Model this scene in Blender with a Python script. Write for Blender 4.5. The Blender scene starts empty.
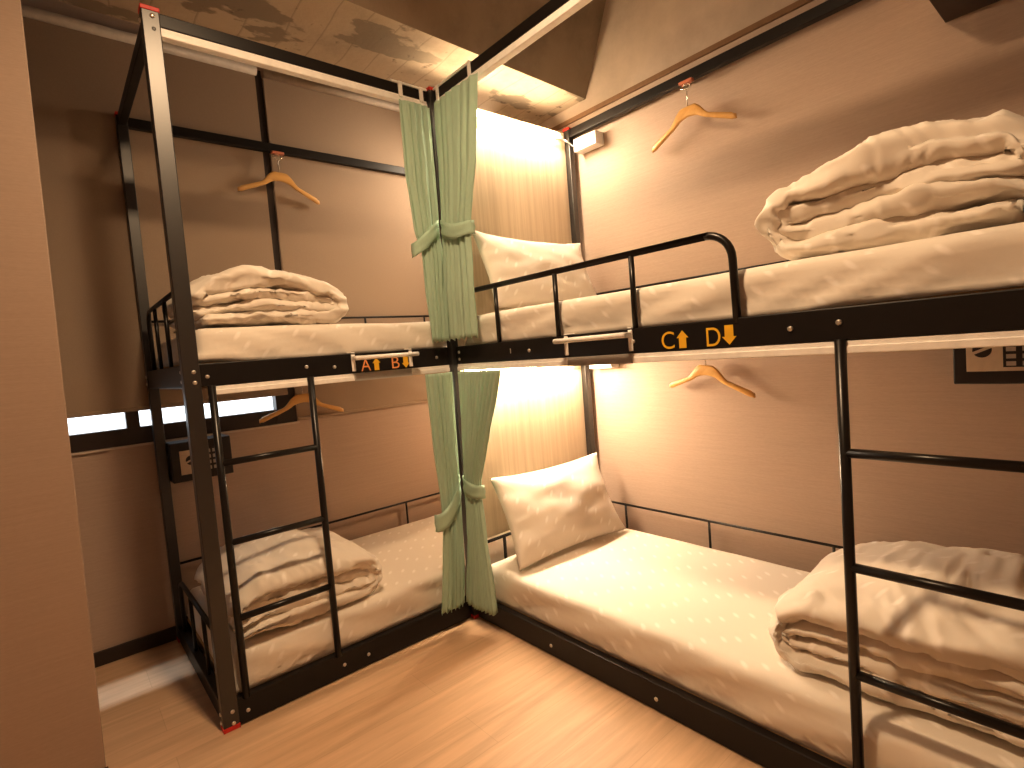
import bpy, bmesh, math, random
from mathutils import Vector, Matrix, noise
random.seed(7)
S = bpy.context.scene
COL = S.collection
PI = math.pi

# ------------------------------------------------------------------ materials
def newmat(name):
    m = bpy.data.materials.new(name); m.use_nodes = True
    nt = m.node_tree
    return m, nt, nt.nodes['Principled BSDF']

def N(nt, kind, **kw):
    n = nt.nodes.new(kind)
    for k, v in kw.items():
        if k.startswith('i_'):
            key = k[2:]
            key = int(key) if key.isdigit() else key.replace('_', ' ')
            n.inputs[key].default_value = v
        else:
            setattr(n, k, v)
    return n

def ramp(nt, src, stops):
    r = nt.nodes.new('ShaderNodeValToRGB')
    cr = r.color_ramp
    while len(cr.elements) < len(stops): cr.elements.new(0.5)
    for e, (p, c) in zip(cr.elements, stops):
        e.position = p; e.color = (*c, 1) if len(c) == 3 else c
    nt.links.new(src, r.inputs[0])
    return r

def mapping(nt, scale=(1, 1, 1), rot=(0, 0, 0), coord='Object'):
    tc = nt.nodes.new('ShaderNodeTexCoord'); mp = nt.nodes.new('ShaderNodeMapping')
    mp.inputs['Scale'].default_value = scale; mp.inputs['Rotation'].default_value = rot
    nt.links.new(tc.outputs[coord], mp.inputs[0])
    return mp

def simple(name, col, rough=0.5, metal=0.0, emit=None, es=0.0, spec=0.5):
    m, nt, b = newmat(name)
    nz = N(nt, 'ShaderNodeTexNoise', i_Scale=35.0, i_Detail=3.0)
    mp = mapping(nt); nt.links.new(mp.outputs[0], nz.inputs['Vector'])
    c = Vector(col)
    r = ramp(nt, nz.outputs['Fac'], [(0.3, tuple(c * 0.93)), (0.7, tuple(c * 1.05))])
    nt.links.new(r.outputs[0], b.inputs['Base Color'])
    b.inputs['Roughness'].default_value = rough; b.inputs['Metallic'].default_value = metal
    b.inputs['Specular IOR Level'].default_value = spec
    if emit:
        b.inputs['Emission Color'].default_value = (*emit, 1); b.inputs['Emission Strength'].default_value = es
    return m

def bump(nt, b, src, strength, dist=0.002):
    bp = N(nt, 'ShaderNodeBump', i_Strength=strength, i_Distance=dist)
    nt.links.new(src, bp.inputs['Height']); nt.links.new(bp.outputs[0], b.inputs['Normal'])

def wallpaper(name, base, concrete_above=None):
    m, nt, b = newmat(name)
    mp = mapping(nt, (5, 5, 170)); n1 = N(nt, 'ShaderNodeTexNoise', i_Scale=1.0, i_Detail=3.0, i_Roughness=0.6)
    nt.links.new(mp.outputs[0], n1.inputs['Vector'])
    mp2 = mapping(nt, (60, 60, 420)); n2 = N(nt, 'ShaderNodeTexNoise', i_Scale=1.0, i_Detail=2.0)
    nt.links.new(mp2.outputs[0], n2.inputs['Vector'])
    mx = N(nt, 'ShaderNodeMath', operation='ADD'); nt.links.new(n1.outputs['Fac'], mx.inputs[0]); nt.links.new(n2.outputs['Fac'], mx.inputs[1])
    h = N(nt, 'ShaderNodeMath', operation='MULTIPLY', i_1=0.5); nt.links.new(mx.outputs[0], h.inputs[0])
    c = Vector(base)
    r = ramp(nt, h.outputs[0], [(0.34, tuple(c * 0.93)), (0.66, tuple(c * 1.05))])
    out = r.outputs[0]
    if concrete_above is not None:
        mp3 = mapping(nt, (1, 1, 1)); n3 = N(nt, 'ShaderNodeTexNoise', i_Scale=4.0, i_Detail=8.0, i_Roughness=0.65)
        nt.links.new(mp3.outputs[0], n3.inputs['Vector'])
        r3 = ramp(nt, n3.outputs['Fac'], [(0.3, (0.45, 0.36, 0.285)), (0.7, (0.60, 0.49, 0.395))])
        sx = N(nt, 'ShaderNodeSeparateXYZ'); nt.links.new(mp3.outputs[0], sx.inputs[0])
        gt = N(nt, 'ShaderNodeMath', operation='GREATER_THAN', i_1=concrete_above); nt.links.new(sx.outputs['Z'], gt.inputs[0])
        mix = N(nt, 'ShaderNodeMix', data_type='RGBA')
        nt.links.new(gt.outputs[0], mix.inputs[0]); nt.links.new(r.outputs[0], mix.inputs[6]); nt.links.new(r3.outputs[0], mix.inputs[7])
        out = mix.outputs[2]
    nt.links.new(out, b.inputs['Base Color'])
    b.inputs['Roughness'].default_value = 0.62; b.inputs['Specular IOR Level'].default_value = 0.35
    bump(nt, b, h.outputs[0], 0.10, 0.001)
    return m

def concrete(name, base, planks=False):
    m, nt, b = newmat(name)
    mp = mapping(nt)
    n1 = N(nt, 'ShaderNodeTexNoise', i_Scale=2.6, i_Detail=9.0, i_Roughness=0.62); nt.links.new(mp.outputs[0], n1.inputs['Vector'])
    c = Vector(base)
    r = ramp(nt, n1.outputs['Fac'], [(0.25, tuple(c * 0.6)), (0.5, tuple(c)), (0.75, tuple(c * 1.15))])
    out = r.outputs[0]; hsrc = n1.outputs['Fac']
    if planks:
        # board marks of the formwork running along Y, and patches where the skim coat has come away
        sx = N(nt, 'ShaderNodeSeparateXYZ'); nt.links.new(mp.outputs[0], sx.inputs[0])
        mu = N(nt, 'ShaderNodeMath', operation='MULTIPLY', i_1=7.5); nt.links.new(sx.outputs['X'], mu.inputs[0])
        wob = N(nt, 'ShaderNodeTexNoise', i_Scale=1.5); nt.links.new(mp.outputs[0], wob.inputs['Vector'])
        ad = N(nt, 'ShaderNodeMath', operation='ADD'); nt.links.new(mu.outputs[0], ad.inputs[0]); nt.links.new(wob.outputs['Fac'], ad.inputs[1])
        fr = N(nt, 'ShaderNodeMath', operation='FRACT'); nt.links.new(ad.outputs[0], fr.inputs[0])
        ln = ramp(nt, fr.outputs[0], [(0.0, (0.62, 0.62, 0.62)), (0.035, (0.8, 0.8, 0.8)), (0.06, (1, 1, 1))])
        m1 = N(nt, 'ShaderNodeMix', data_type='RGBA', blend_type='MULTIPLY'); m1.inputs[0].default_value = 0.85
        nt.links.new(out, m1.inputs[6]); nt.links.new(ln.outputs[0], m1.inputs[7])
        n2 = N(nt, 'ShaderNodeTexNoise', i_Scale=3.1, i_Detail=5.0, i_Roughness=0.55)
        mp2 = mapping(nt, (0.75, 1.5, 1)); mp2.inputs['Location'].default_value = (3.2, 1.35, 0)
        nt.links.new(mp2.outputs[0], n2.inputs['Vector'])
        pk = ramp(nt, n2.outputs['Fac'], [(0.555, (0, 0, 0)), (0.575, (1, 1, 1))])
        m2 = N(nt, 'ShaderNodeMix', data_type='RGBA'); nt.links.new(pk.outputs[0], m2.inputs[0])
        nt.links.new(m1.outputs[2], m2.inputs[6]); m2.inputs[7].default_value = (*tuple(c * 0.55), 1)
        n3 = N(nt, 'ShaderNodeTexNoise', i_Scale=16.0, i_Detail=4.0); nt.links.new(mp.outputs[0], n3.inputs['Vector'])
        sp = ramp(nt, n3.outputs['Fac'], [(0.25, (0.25, 0.22, 0.2)), (0.33, (1, 1, 1))])
        m3 = N(nt, 'ShaderNodeMix', data_type='RGBA', blend_type='MULTIPLY'); m3.inputs[0].default_value = 0.9
        nt.links.new(m2.outputs[2], m3.inputs[6]); nt.links.new(sp.outputs[0], m3.inputs[7])
        out = m3.outputs[2]
    nt.links.new(out, b.inputs['Base Color']); b.inputs['Roughness'].default_value = 0.9
    bump(nt, b, hsrc, 0.6, 0.02)
    return m

def floor_mat():
    m, nt, b = newmat('light_oak_plank')
    mp = mapping(nt)
    br = N(nt, 'ShaderNodeTexBrick', i_Scale=1.0, i_Mortar_Size=0.0012, i_Brick_Width=1.22, i_Row_Height=0.18)
    br.offset = 0.37
    br.inputs['Color1'].default_value = (0.70, 0.49, 0.32, 1); br.inputs['Color2'].default_value = (0.66, 0.455, 0.295, 1)
    br.inputs['Mortar'].default_value = (0.59, 0.405, 0.26, 1)
    nt.links.new(mp.outputs[0], br.inputs['Vector'])
    mp2 = mapping(nt, (1.6, 22, 1)); n = N(nt, 'ShaderNodeTexNoise', i_Scale=1.0, i_Detail=6.0, i_Roughness=0.6, i_Distortion=0.4)
    nt.links.new(mp2.outputs[0], n.inputs['Vector'])
    r = ramp(nt, n.outputs['Fac'], [(0.3, (0.80, 0.78, 0.75)), (0.7, (1.1, 1.1, 1.1))])
    mx = N(nt, 'ShaderNodeMix', data_type='RGBA', blend_type='MULTIPLY'); mx.inputs[0].default_value = 1.0
    nt.links.new(br.outputs['Color'], mx.inputs[6]); nt.links.new(r.outputs[0], mx.inputs[7])
    nt.links.new(mx.outputs[2], b.inputs['Base Color']); b.inputs['Roughness'].default_value = 0.45
    b.inputs['Specular IOR Level'].default_value = 0.35
    return m

def wood_grain(name, c1, c2, scale=(40, 40, 1.6), rough=0.45):
    m, nt, b = newmat(name)
    mp = mapping(nt, scale); n = N(nt, 'ShaderNodeTexNoise', i_Scale=1.0, i_Detail=5.0, i_Roughness=0.6, i_Distortion=0.3)
    nt.links.new(mp.outputs[0], n.inputs['Vector'])
    r = ramp(nt, n.outputs['Fac'], [(0.3, c1), (0.68, c2)])
    nt.links.new(r.outputs[0], b.inputs['Base Color']); b.inputs['Roughness'].default_value = rough
    return m

def sheet_mat(name, base, mark, uvmap=False, s=(1, 1)):
    # cotton with small woven leaf-like dashes in staggered rows
    m, nt, b = newmat(name)
    mp = mapping(nt, (15 * s[0], 15 * s[1], 15) if not uvmap else (14, 14, 1), (0, 0, math.radians(38)), 'UV' if uvmap else 'Object')
    mp.vector_type = 'POINT'
    # stretch after rotating, so each cell's dot becomes a slanted dash
    mp2 = nt.nodes.new('ShaderNodeMapping'); mp2.inputs['Scale'].default_value = (1.3, 0.5, 0.0)
    mp2.inputs['Rotation'].default_value = (0, 0, 0)
    nt.links.new(mp.outputs[0], mp2.inputs[0])
    vo = N(nt, 'ShaderNodeTexVoronoi', voronoi_dimensions='2D', i_Scale=1.0, i_Randomness=0.25)
    nt.links.new(mp2.outputs[0], vo.inputs['Vector'])
    mk = ramp(nt, vo.outputs['Distance'], [(0.07, (1, 1, 1)), (0.17, (0, 0, 0))])
    n = N(nt, 'ShaderNodeTexNoise', i_Scale=6.0, i_Detail=3.0)
    mx = N(nt, 'ShaderNodeMix', data_type='RGBA'); nt.links.new(mk.outputs[0], mx.inputs[0])
    mx.inputs[6].default_value = (*base, 1); mx.inputs[7].default_value = (*mark, 1)
    nt.links.new(mx.outputs[2], b.inputs['Base Color'])
    b.inputs['Roughness'].default_value = 0.75; b.inputs['Specular IOR Level'].default_value = 0.25
    b.inputs['Sheen Weight'].default_value = 0.15
    tc = mapping(nt, (900, 900, 900)); nn = N(nt, 'ShaderNodeTexNoise', i_Scale=0.04, i_Detail=6.0)
    nt.links.new(tc.outputs[0], nn.inputs['Vector']); bump(nt, b, nn.outputs['Fac'], 0.12, 0.004)
    return m

def fabric(name, col, sc=(300, 300, 25), rough=0.85, trans=0.0):
    m, nt, b = newmat(name)
    mp = mapping(nt, sc); n = N(nt, 'ShaderNodeTexNoise', i_Scale=1.0, i_Detail=2.0); nt.links.new(mp.outputs[0], n.inputs['Vector'])
    c = Vector(col)
    r = ramp(nt, n.outputs['Fac'], [(0.3, tuple(c * 0.96)), (0.7, tuple(c * 1.03))])
    nt.links.new(r.outputs[0], b.inputs['Base Color']); b.inputs['Roughness'].default_value = rough
    b.inputs['Specular IOR Level'].default_value = 0.2
    if trans:
        t = N(nt, 'ShaderNodeBsdfTranslucent'); nt.links.new(r.outputs[0], t.inputs[0])
        ms = N(nt, 'ShaderNodeMixShader'); ms.inputs[0].default_value = trans
        out = [x for x in nt.nodes if x.type == 'OUTPUT_MATERIAL'][0]
        nt.links.new(b.outputs[0], ms.inputs[1]); nt.links.new(t.outputs[0], ms.inputs[2]); nt.links.new(ms.outputs[0], out.inputs[0])
    return m

WALL = (0.50, 0.38, 0.302)
M = {}
M['wall'] = wallpaper('beige_wallpaper', WALL)
M['wall_r'] = wallpaper('beige_wallpaper_under_concrete', WALL, concrete_above=2.47)
M['wall_p'] = wallpaper('beige_wallpaper_dimmed', tuple(Vector(WALL) * .80))  # same wallpaper, colour darkened so the partition looks less brightly lit
M['concrete'] = concrete('grey_concrete', (0.30, 0.235, 0.17))
M['concrete_p'] = concrete('boarded_concrete', (0.46, 0.37, 0.27), True)
M['floor'] = floor_mat()
M['black'] = simple('black_coated_steel', (0.011, 0.008, 0.0065), 0.42, spec=0.35)
M['blackgloss'] = simple('black_gloss_steel', (0.012, 0.009, 0.007), 0.32, spec=0.4)
M['chrome'] = simple('zinc_bolt', (0.8, 0.76, 0.7), 0.3, 0.85)
M['red'] = simple('red_plastic', (0.62, 0.035, 0.022), 0.45)
M['whitep'] = simple('white_plastic', (0.95, 0.93, 0.90), 0.4)
M['greyp'] = simple('grey_plastic', (0.42, 0.40, 0.37), 0.5)
M['panel'] = wood_grain('pale_veneer', (0.58, 0.46, 0.32), (0.74, 0.62, 0.46), (55, 55, 1.3))
M['hanger'] = wood_grain('hanger_wood', (0.60, 0.33, 0.10), (0.72, 0.43, 0.15), (3, 30, 30), 0.35)
M['ply'] = wood_grain('plywood', (0.55, 0.34, 0.15), (0.66, 0.44, 0.22), (4, 4, 60))
M['darkwood'] = simple('dark_brown_board', (0.045, 0.026, 0.016), 0.5)
M['trimwood'] = simple('brown_wood_strip', (0.22, 0.12, 0.06), 0.5)
M['sheet'] = sheet_mat('patterned_cotton', (0.80, 0.74, 0.66), (0.93, 0.88, 0.82), True)
M['duvet'] = sheet_mat('patterned_duvet_cotton', (0.80, 0.74, 0.66), (0.92, 0.87, 0.81), True)
M['pillow'] = sheet_mat('patterned_pillow_cotton', (0.78, 0.72, 0.64), (0.92, 0.88, 0.82), True)
M['green'] = fabric('sage_green_cloth', (0.47, 0.63, 0.51), trans=0.12)
M['green_d'] = fabric('sage_green_band', (0.43, 0.59, 0.47))
M['blind'] = fabric('brown_blind_cloth', (0.375, 0.285, 0.21), (220, 220, 220), 0.6)
M['yellow'] = simple('yellow_vinyl', (0.85, 0.50, 0.03), 0.45)
M['orange'] = simple('orange_vinyl', (0.85, 0.36, 0.13), 0.45)
M['cream'] = simple('cream_metal', (0.58, 0.47, 0.36), 0.4)
M['safe'] = simple('black_safe_body', (0.014, 0.010, 0.009), 0.4)
M['key'] = simple('grey_key', (0.42, 0.36, 0.30), 0.5)
M['frame'] = simple('dark_window_frame', (0.030, 0.017, 0.012), 0.45)
M['base'] = simple('dark_skirting', (0.035, 0.021, 0.015), 0.5)
M['sill'] = simple('pale_sill', (0.60, 0.52, 0.44), 0.5)
M['wire'] = simple('steel_wire', (0.75, 0.7, 0.62), 0.25, 0.9)
M['clip'] = simple('amber_clip', (0.55, 0.20, 0.12), 0.3)
M['led'] = simple('lit_led_diffuser', (0.9, 0.85, 0.75), 0.5, emit=(1.0, 0.77, 0.50), es=85.0)
M['glass'] = None
def glass():
    m, nt, b = newmat('window_glass')
    t = N(nt, 'ShaderNodeBsdfTransparent'); g = N(nt, 'ShaderNodeBsdfGlossy', i_Roughness=0.02)
    ms = N(nt, 'ShaderNodeMixShader'); out = [x for x in nt.nodes if x.type == 'OUTPUT_MATERIAL'][0]
    ms.inputs[0].default_value = 0.05; nt.links.new(t.outputs[0], ms.inputs[1]); nt.links.new(g.outputs[0], ms.inputs[2])
    nt.links.new(ms.outputs[0], out.inputs[0]); nt.nodes.remove(b)
    return m
M['glass'] = glass()

# ------------------------------------------------------------------ mesh helpers
def obj(name, bm, mat, parent=None, smooth=False, bevel=0.0):
    me = bpy.data.meshes.new(name); 
    bmesh.ops.recalc_face_normals(bm, faces=bm.faces[:])
    bm.to_mesh(me); bm.free()
    if mat: me.materials.append(mat)
    o = bpy.data.objects.new(name, me); COL.objects.link(o)
    if parent: o.parent = parent
    if smooth:
        for p in me.polygons: p.use_smooth = True
    if bevel:
        md = o.modifiers.new('Bevel', 'BEVEL'); md.width = bevel; md.segments = 2; md.limit_method = 'ANGLE'
    return o

def B(): return bmesh.new()

def box(bm, x0, x1, y0, y1, z0, z1):
    v = [bm.verts.new((x, y, z)) for x in (x0, x1) for y in (y0, y1) for z in (z0, z1)]
    for f in ((0, 1, 3, 2), (4, 6, 7, 5), (0, 4, 5, 1), (2, 3, 7, 6), (0, 2, 6, 4), (1, 5, 7, 3)):
        bm.faces.new([v[i] for i in f])
    return bm

def tube(bm, pts, r, seg=10, caps=True):
    pts = [Vector(p) for p in pts]; rings = []
    up = None
    for i, p in enumerate(pts):
        d = (pts[min(i + 1, len(pts) - 1)] - pts[max(i - 1, 0)]).normalized()
        if up is None:
            up = Vector((0, 0, 1)) if abs(d.z) < 0.9 else Vector((1, 0, 0))
        a = d.cross(up).normalized(); u2 = a.cross(d).normalized(); up = u2
        rr = r[i] if isinstance(r, (list, tuple)) else r
        rings.append([bm.verts.new(p + a * math.cos(2 * PI * k / seg) * rr + u2 * math.sin(2 * PI * k / seg) * rr) for k in range(seg)])
    for i in range(len(rings) - 1):
        for k in range(seg):
            bm.faces.new((rings[i][k], rings[i][(k + 1) % seg], rings[i + 1][(k + 1) % seg], rings[i + 1][k]))
    if caps:
        bm.faces.new(rings[0]); bm.faces.new(rings[-1][::-1])
    return bm

def disc_bolt(bm, c, axis, r=0.007, h=0.005):
    c = Vector(c); ax = Vector(axis)
    return tube(bm, [c - ax * 0.002, c + ax * h * 0.6, c + ax * h], [r, r, r * 0.55], 12)

def arc(c, r, a0, a1, ax, ay, n=8):
    return [Vector(c) + Vector(ax) * math.cos(a0 + (a1 - a0) * i / n) * r + Vector(ay) * math.sin(a0 + (a1 - a0) * i / n) * r for i in range(n + 1)]

def tag(o, label, cat, group=None, kind=None):
    o['label'] = label; o['category'] = cat
    if group: o['group'] = group
    if kind: o['kind'] = kind
    return o

def thing(name, label, cat, loc=(0, 0, 0), group=None):
    o = bpy.data.objects.new(name, None); COL.objects.link(o); o.location = loc; o.empty_display_size = 0.1
    return tag(o, label, cat, group)

def child(name, bm, mat, parent, **kw):
    # geometry is written in world coordinates; move it into the parent's frame
    w = Vector((0, 0, 0)); p = parent
    while p: w += p.location; p = p.parent
    bmesh.ops.translate(bm, vec=-w, verts=bm.verts[:])
    return obj(name, bm, mat, parent, **kw)

def struct(name, bm, mat, label=None, **kw):
    o = obj(name, bm, mat, **kw); o['kind'] = 'structure'
    if label: o['label'] = label
    return o

# ------------------------------------------------------------------ the room
XW, YW, ZC = 0.925, 0.935, 3.0
struct('floor', box(B(), -2.7, XW + .1, -3.3, YW + .1, -0.1, 0.0), M['floor'], 'pale oak plank floor')
struct('ceiling', box(B(), -2.7, XW + .1, -3.3, YW + .1, ZC, ZC + .1), M['concrete'], 'bare concrete ceiling')
struct('wall_right', box(B(), XW, XW + .1, -3.3, YW + .1, 0, ZC), M['wall_r'], 'beige wallpapered wall beside the right bunk, bare concrete at the top')
struct('wall_rear', box(B(), -2.7, XW, -3.4, -3.3, 0, ZC), M['wall'], 'beige wall behind the viewpoint')
struct('wall_left', box(B(), -2.8, -2.7, -3.3, YW + .1, 0, ZC), M['wall'], 'beige wall at the far left side of the room')
# window wall with its opening
WX0, WX1, WZ0, WZ1 = -2.3, -0.415, 0.945, 2.79
bm = B()
box(bm, -2.7, XW, YW, YW + .12, 0, WZ0); box(bm, -2.7, XW, YW, YW + .12, WZ1, ZC)
box(bm, -2.7, WX0, YW, YW + .12, WZ0, WZ1); box(bm, WX1, XW, YW, YW + .12, WZ0, WZ1)
struct('wall_far', bm, M['wall'], 'beige wallpapered wall with the window behind the left bunk')
# pier at the left of the picture; its edge leans very slightly
bm = B()
v = [bm.verts.new(p) for p in ((-2.7, 0, 0), (-1.398, 0, 0), (-1.358, 0, ZC), (-2.7, 0, ZC), (-2.7, .14, 0), (-1.398, .14, 0), (-1.358, .14, ZC), (-2.7, .14, ZC))]
for f in ((0, 1, 2, 3), (4, 7, 6, 5), (1, 5, 6, 2), (0, 3, 7, 4), (0, 4, 5, 1), (3, 2, 6, 7)): bm.faces.new([v[i] for i in f])
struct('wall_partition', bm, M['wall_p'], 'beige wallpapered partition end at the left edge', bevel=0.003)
struct('baseboard_partition', box(B(), -2.7, -1.392, -0.012, 0.0, 0, 0.07), M['base'], 'dark skirting on the partition')
struct('baseboard_far', box(B(), -2.7, 0.9, YW - 0.012, YW, 0, 0.062), M['base'], 'dark skirting under the window wall')
struct('trim_1', box(B(), XW - .012, XW, -3.3, 0.16, 2.462, 2.485), M['trimwood'], 'brown wooden strip along the top of the wallpaper')
# concrete beam: sloping front face and boarded underside, slightly out of parallel
def beam():
    bm = B(); a = math.tan(math.radians(2.6))
    def P(x, y, z): return bm.verts.new((x, y + (x - 0.92) * a, z))
    prof = [(-0.11, 2.55), (-0.30, ZC), (0.46, ZC), (0.46, 2.55)]
    L = [P(-2.7, *p) for p in prof]; R_ = [P(XW, *p) for p in prof]
    for i in range(4):
        j = (i + 1) % 4
        bm.faces.new((L[i], R_[i], R_[j], L[j]))
    bm.faces.new(L); bm.faces.new(R_[::-1])
    o = struct('ceiling_beam', bm, M['concrete'], 'rough concrete ceiling beam over the left bunk, board marks and peeled patches on its underside')
    o.data.materials.append(M['concrete_p'])
    for p in o.data.polygons:
        if p.normal.z < -0.9: p.material_index = 1
    return o
beam()
# window: frame, mullion, glass, sill
win = struct('window_1', box(B(), WX0, WX1, YW - .004, YW + .05, WZ0, 1.020), M['frame'], 'dark framed window almost covered by brown roller blinds')
bm = B(); box(bm, -1.165, -1.115, YW - .002, YW + .05, 1.02, 2.75); box(bm, -0.515, WX1, YW - .008, YW + .05, 0.95, 2.75)
box(bm, WX0, WX1, YW + .0, YW + .05, 2.75, 2.79)
obj('window_frame', bm, M['frame'], win)
obj('window_pane', box(B(), WX0, WX1, YW + .052, YW + .056, WZ0 + .02, 2.75), M['glass'], win)
obj('window_sill', box(B(), WX0, WX1 + .01, YW - .014, YW + .01, 0.934, 0.943), M['sill'], win)

# ------------------------------------------------------------------ roller blinds
def roller_blind(x0, x1, zb, label, sag):
    t = thing('roller_blind', label, 'blind', (0.5 * (x0 + x1), 0.905, 2.76), 'roller blinds on the window wall')
    child('roller', tube(B(), [(x0, .893, 2.762), (x1, .893, 2.762)], 0.022, 16), M['sill'], t, smooth=True)
    bm = B(); nx, nz = 40, 60; g = []
    for j in range(nz + 1):
        z = 2.755 + (zb - 2.755) * j / nz
        row = []
        for i in range(nx + 1):
            x = x0 + (x1 - x0) * i / nx
            w = noise.noise(Vector((x * 2.2, z * 1.2, sag))) * 0.004
            lo = max(0, 1 - (z - zb) / 0.35)
            w += lo * sag * 0.012 * noise.noise(Vector((x * 6 + z * 5, z * 9, 3)))
            row.append(bm.verts.new((x, 0.918 + w, z)))
        g.append(row)
    for j in range(nz):
        for i in range(nx): bm.faces.new((g[j][i], g[j][i + 1], g[j + 1][i + 1], g[j + 1][i]))
    child('blind_cloth', bm, M['blind'], t, smooth=True)
    child('bottom_bar', box(B(), x0, x1, .912, .926, zb - .004, zb + .014), M['blind'], t, bevel=0.003)
roller_blind(-2.28, -0.452, 1.098, 'brown roller blind on the left, stopping above the bright window gap', 0.3)
roller_blind(-0.412, 0.90, 0.952, 'brown roller blind hanging lower, behind the middle of the left bunk', 1.0)

# ------------------------------------------------------------------ bunk beds
A, D, D2, H = 1.0735, 0.9078, 0.8787, 2.40
RUNGS = (0.924, 0.646, 0.378)
def bolt(parent, *cs):
    for c, ax in cs: child('bolt', disc_bolt(B(), c, ax), M['chrome'], parent, smooth=True)

MP = M['black'].copy(); MP.name = 'black_coated_post'
_b = MP.node_tree.nodes['Principled BSDF']; _b.inputs['Specular IOR Level'].default_value = 1.0; _b.inputs['Roughness'].default_value = 0.40; _b.inputs['Coat Weight'].default_value = 0.25; _b.inputs['Coat Roughness'].default_value = 0.38
def post(root, x0, x1, y0, y1, top=H + .018, foot=True):
    p = child('post', box(B(), x0, x1, y0, y1, 0.014, top - 0.012), MP, root, bevel=0.003)
    e = .0015
    child('end_cap', box(B(), x0 - e, x1 + e, y0 - e, y1 + e, top - .014, top), M['red'], p, bevel=0.002)
    if foot: child('end_cap', box(B(), x0 - e, x1 + e, y0 - e, y1 + e, 0, .016), M['red'], p, bevel=0.002)
    return p

def ladder_leg(root, pts, r=0.0125):
    return child('ladder_leg', tube(B(), pts, r, 12), M['blackgloss'], root, smooth=True)

def letter(txt, root, size, mat, origin, ux, uz):
    cu = bpy.data.curves.new('letter', 'FONT'); cu.body = txt; cu.size = 1.0; cu.extrude = 0.0
    tmp = bpy.data.objects.new('letter', cu); COL.objects.link(tmp)
    bpy.context.view_layer.update()
    me = bpy.data.meshes.new_from_object(tmp.evaluated_get(bpy.context.evaluated_depsgraph_get()))
    bpy.data.objects.remove(tmp)
    xs = [v.co.x for v in me.vertices]; ys = [v.co.y for v in me.vertices]
    bm = B(); bm.from_mesh(me); bpy.data.meshes.remove(me)
    w, h = max(xs) - min(xs), max(ys) - min(ys)
    O, X, Z = Vector(origin), Vector(ux), Vector((0, 0, uz))
    mnx, mny = min(xs), min(ys)
    for v in bm.verts: v.co = O + X * ((v.co.x - mnx) / w) + Z * ((v.co.y - mny) / h)
    return child('berth_letter', bm, mat, root)

def arrow(root, origin, ux, h, up, mat):
    O, X, Z = Vector(origin), Vector(ux), Vector((0, 0, h))
    pr = [(.2, 0), (.8, 0), (.8, .58), (1, .58), (.5, 1), (0, .58), (.2, .58)]
    if not up: pr = [(a, 1 - b) for a, b in pr][::-1]
    bm = B(); bm.faces.new([bm.verts.new(O + X * a + Z * b) for a, b in pr])
    return child('direction_arrow', bm, mat, root)

# ---- left bunk: front plane y = 0, runs along the window wall
LB = thing('bunk_bed', 'black steel bunk bed along the window wall, its front rail marked A and B', 'bunk bed', (-0.1, .45, 0), 'steel bunk beds in the dormitory')
x0, x1 = -A, 0.89
pf = post(LB, x0 - .004, x0 + .047, 0.0, .042)
bolt(pf, ((x0 + .026, 0, 2.388), (0, -1, 0)), ((x0 + .028, 0, 1.243), (0, -1, 0)), ((x0 + .028, 0, 1.207), (0, -1, 0)),
     ((x0 + .028, 0, .066), (0, -1, 0)), ((x0 + .028, 0, .024), (0, -1, 0)), ((x0 - .004, .022, 2.375), (-1, 0, 0)),
     ((x0 - .004, .024, .06), (-1, 0, 0)), ((x0 - .004, .024, .03), (-1, 0, 0)))
child('bolt_hole', disc_bolt(B(), (x0 + .027, -.0005, 2.348), (0, -1, 0), .006, .001), M['safe'], pf)
pb = post(LB, x0, x0 + .042, D - .03, D + .012)
bolt(pb, ((x0, D - .015, 1.243), (-1, 0, 0)), ((x0, D - .015, 1.21), (-1, 0, 0)))
post(LB, x1 - .03, x1 + .012, D - .03, D + .012)
# rails
r1 = child('front_rail', box(box(B(), x0 + .042, -.021, .004, .038, 1.1907, 1.2695), .02, x1 - .03, .026, .040, 1.1907, 1.2695), M['black'], LB, bevel=0.003)
bolt(r1, ((-1.006, .004, 1.224), (0, -1, 0)), ((-.67, .004, 1.231), (0, -1, 0)), ((-.562, .004, 1.222), (0, -1, 0)), ((-.089, .004, 1.228), (0, -1, 0)))
r2 = child('front_rail', box(box(B(), x0 + .042, -.021, .004, .038, .004, .098), .02, x1 - .03, .026, .040, .004, .098), M['black'], LB, bevel=0.003)
bolt(r2, ((-.996, .004, .045), (0, -1, 0)), ((-.64, .004, .05), (0, -1, 0)), ((-.538, .004, .048), (0, -1, 0)))
child('back_rail', box(B(), x0 + .042, x1 - .03, D - .025, D + .008, 1.1907, 1.2695), M['black'], LB, bevel=0.003)
child('back_rail', box(B(), x0 + .042, x1 - .03, D - .025, D + .008, .004, .098), M['black'], LB, bevel=0.003)
child('top_rail', box(B(), x0 + .042, -.02, .006, .034, 2.362, 2.406), M['black'], LB, bevel=0.003)
child('top_rail', box(B(), x0 + .042, x1 - .03, D - .02, D + .01, 2.362, 2.406), M['black'], LB, bevel=0.003)
child('top_rail', box(B(), x0 + .006, x0 + .036, .042, D - .03, 2.362, 2.406), M['black'], LB, bevel=0.003)
er = child('end_rail', box(B(), x0 + .004, x0 + .038, .042, D - .03, 1.1907, 1.2695), M['black'], LB, bevel=0.003)
bolt(er, ((x0 + .004, .07, 1.245), (-1, 0, 0)), ((x0 + .004, .07, 1.212), (-1, 0, 0)))
child('end_rail', box(B(), x0 + .004, x0 + .038, .042, D - .03, .004, .075), M['black'], LB, bevel=0.003)
child('end_rail', box(B(), x1 - .03, x1, .045, D - .03, 1.1907, 1.2695), M['black'], LB)
child('bed_board', box(B(), x0 + .045, x1 - .035, .044, D - .03, 1.2700, 1.2790), M['ply'], LB)
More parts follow.
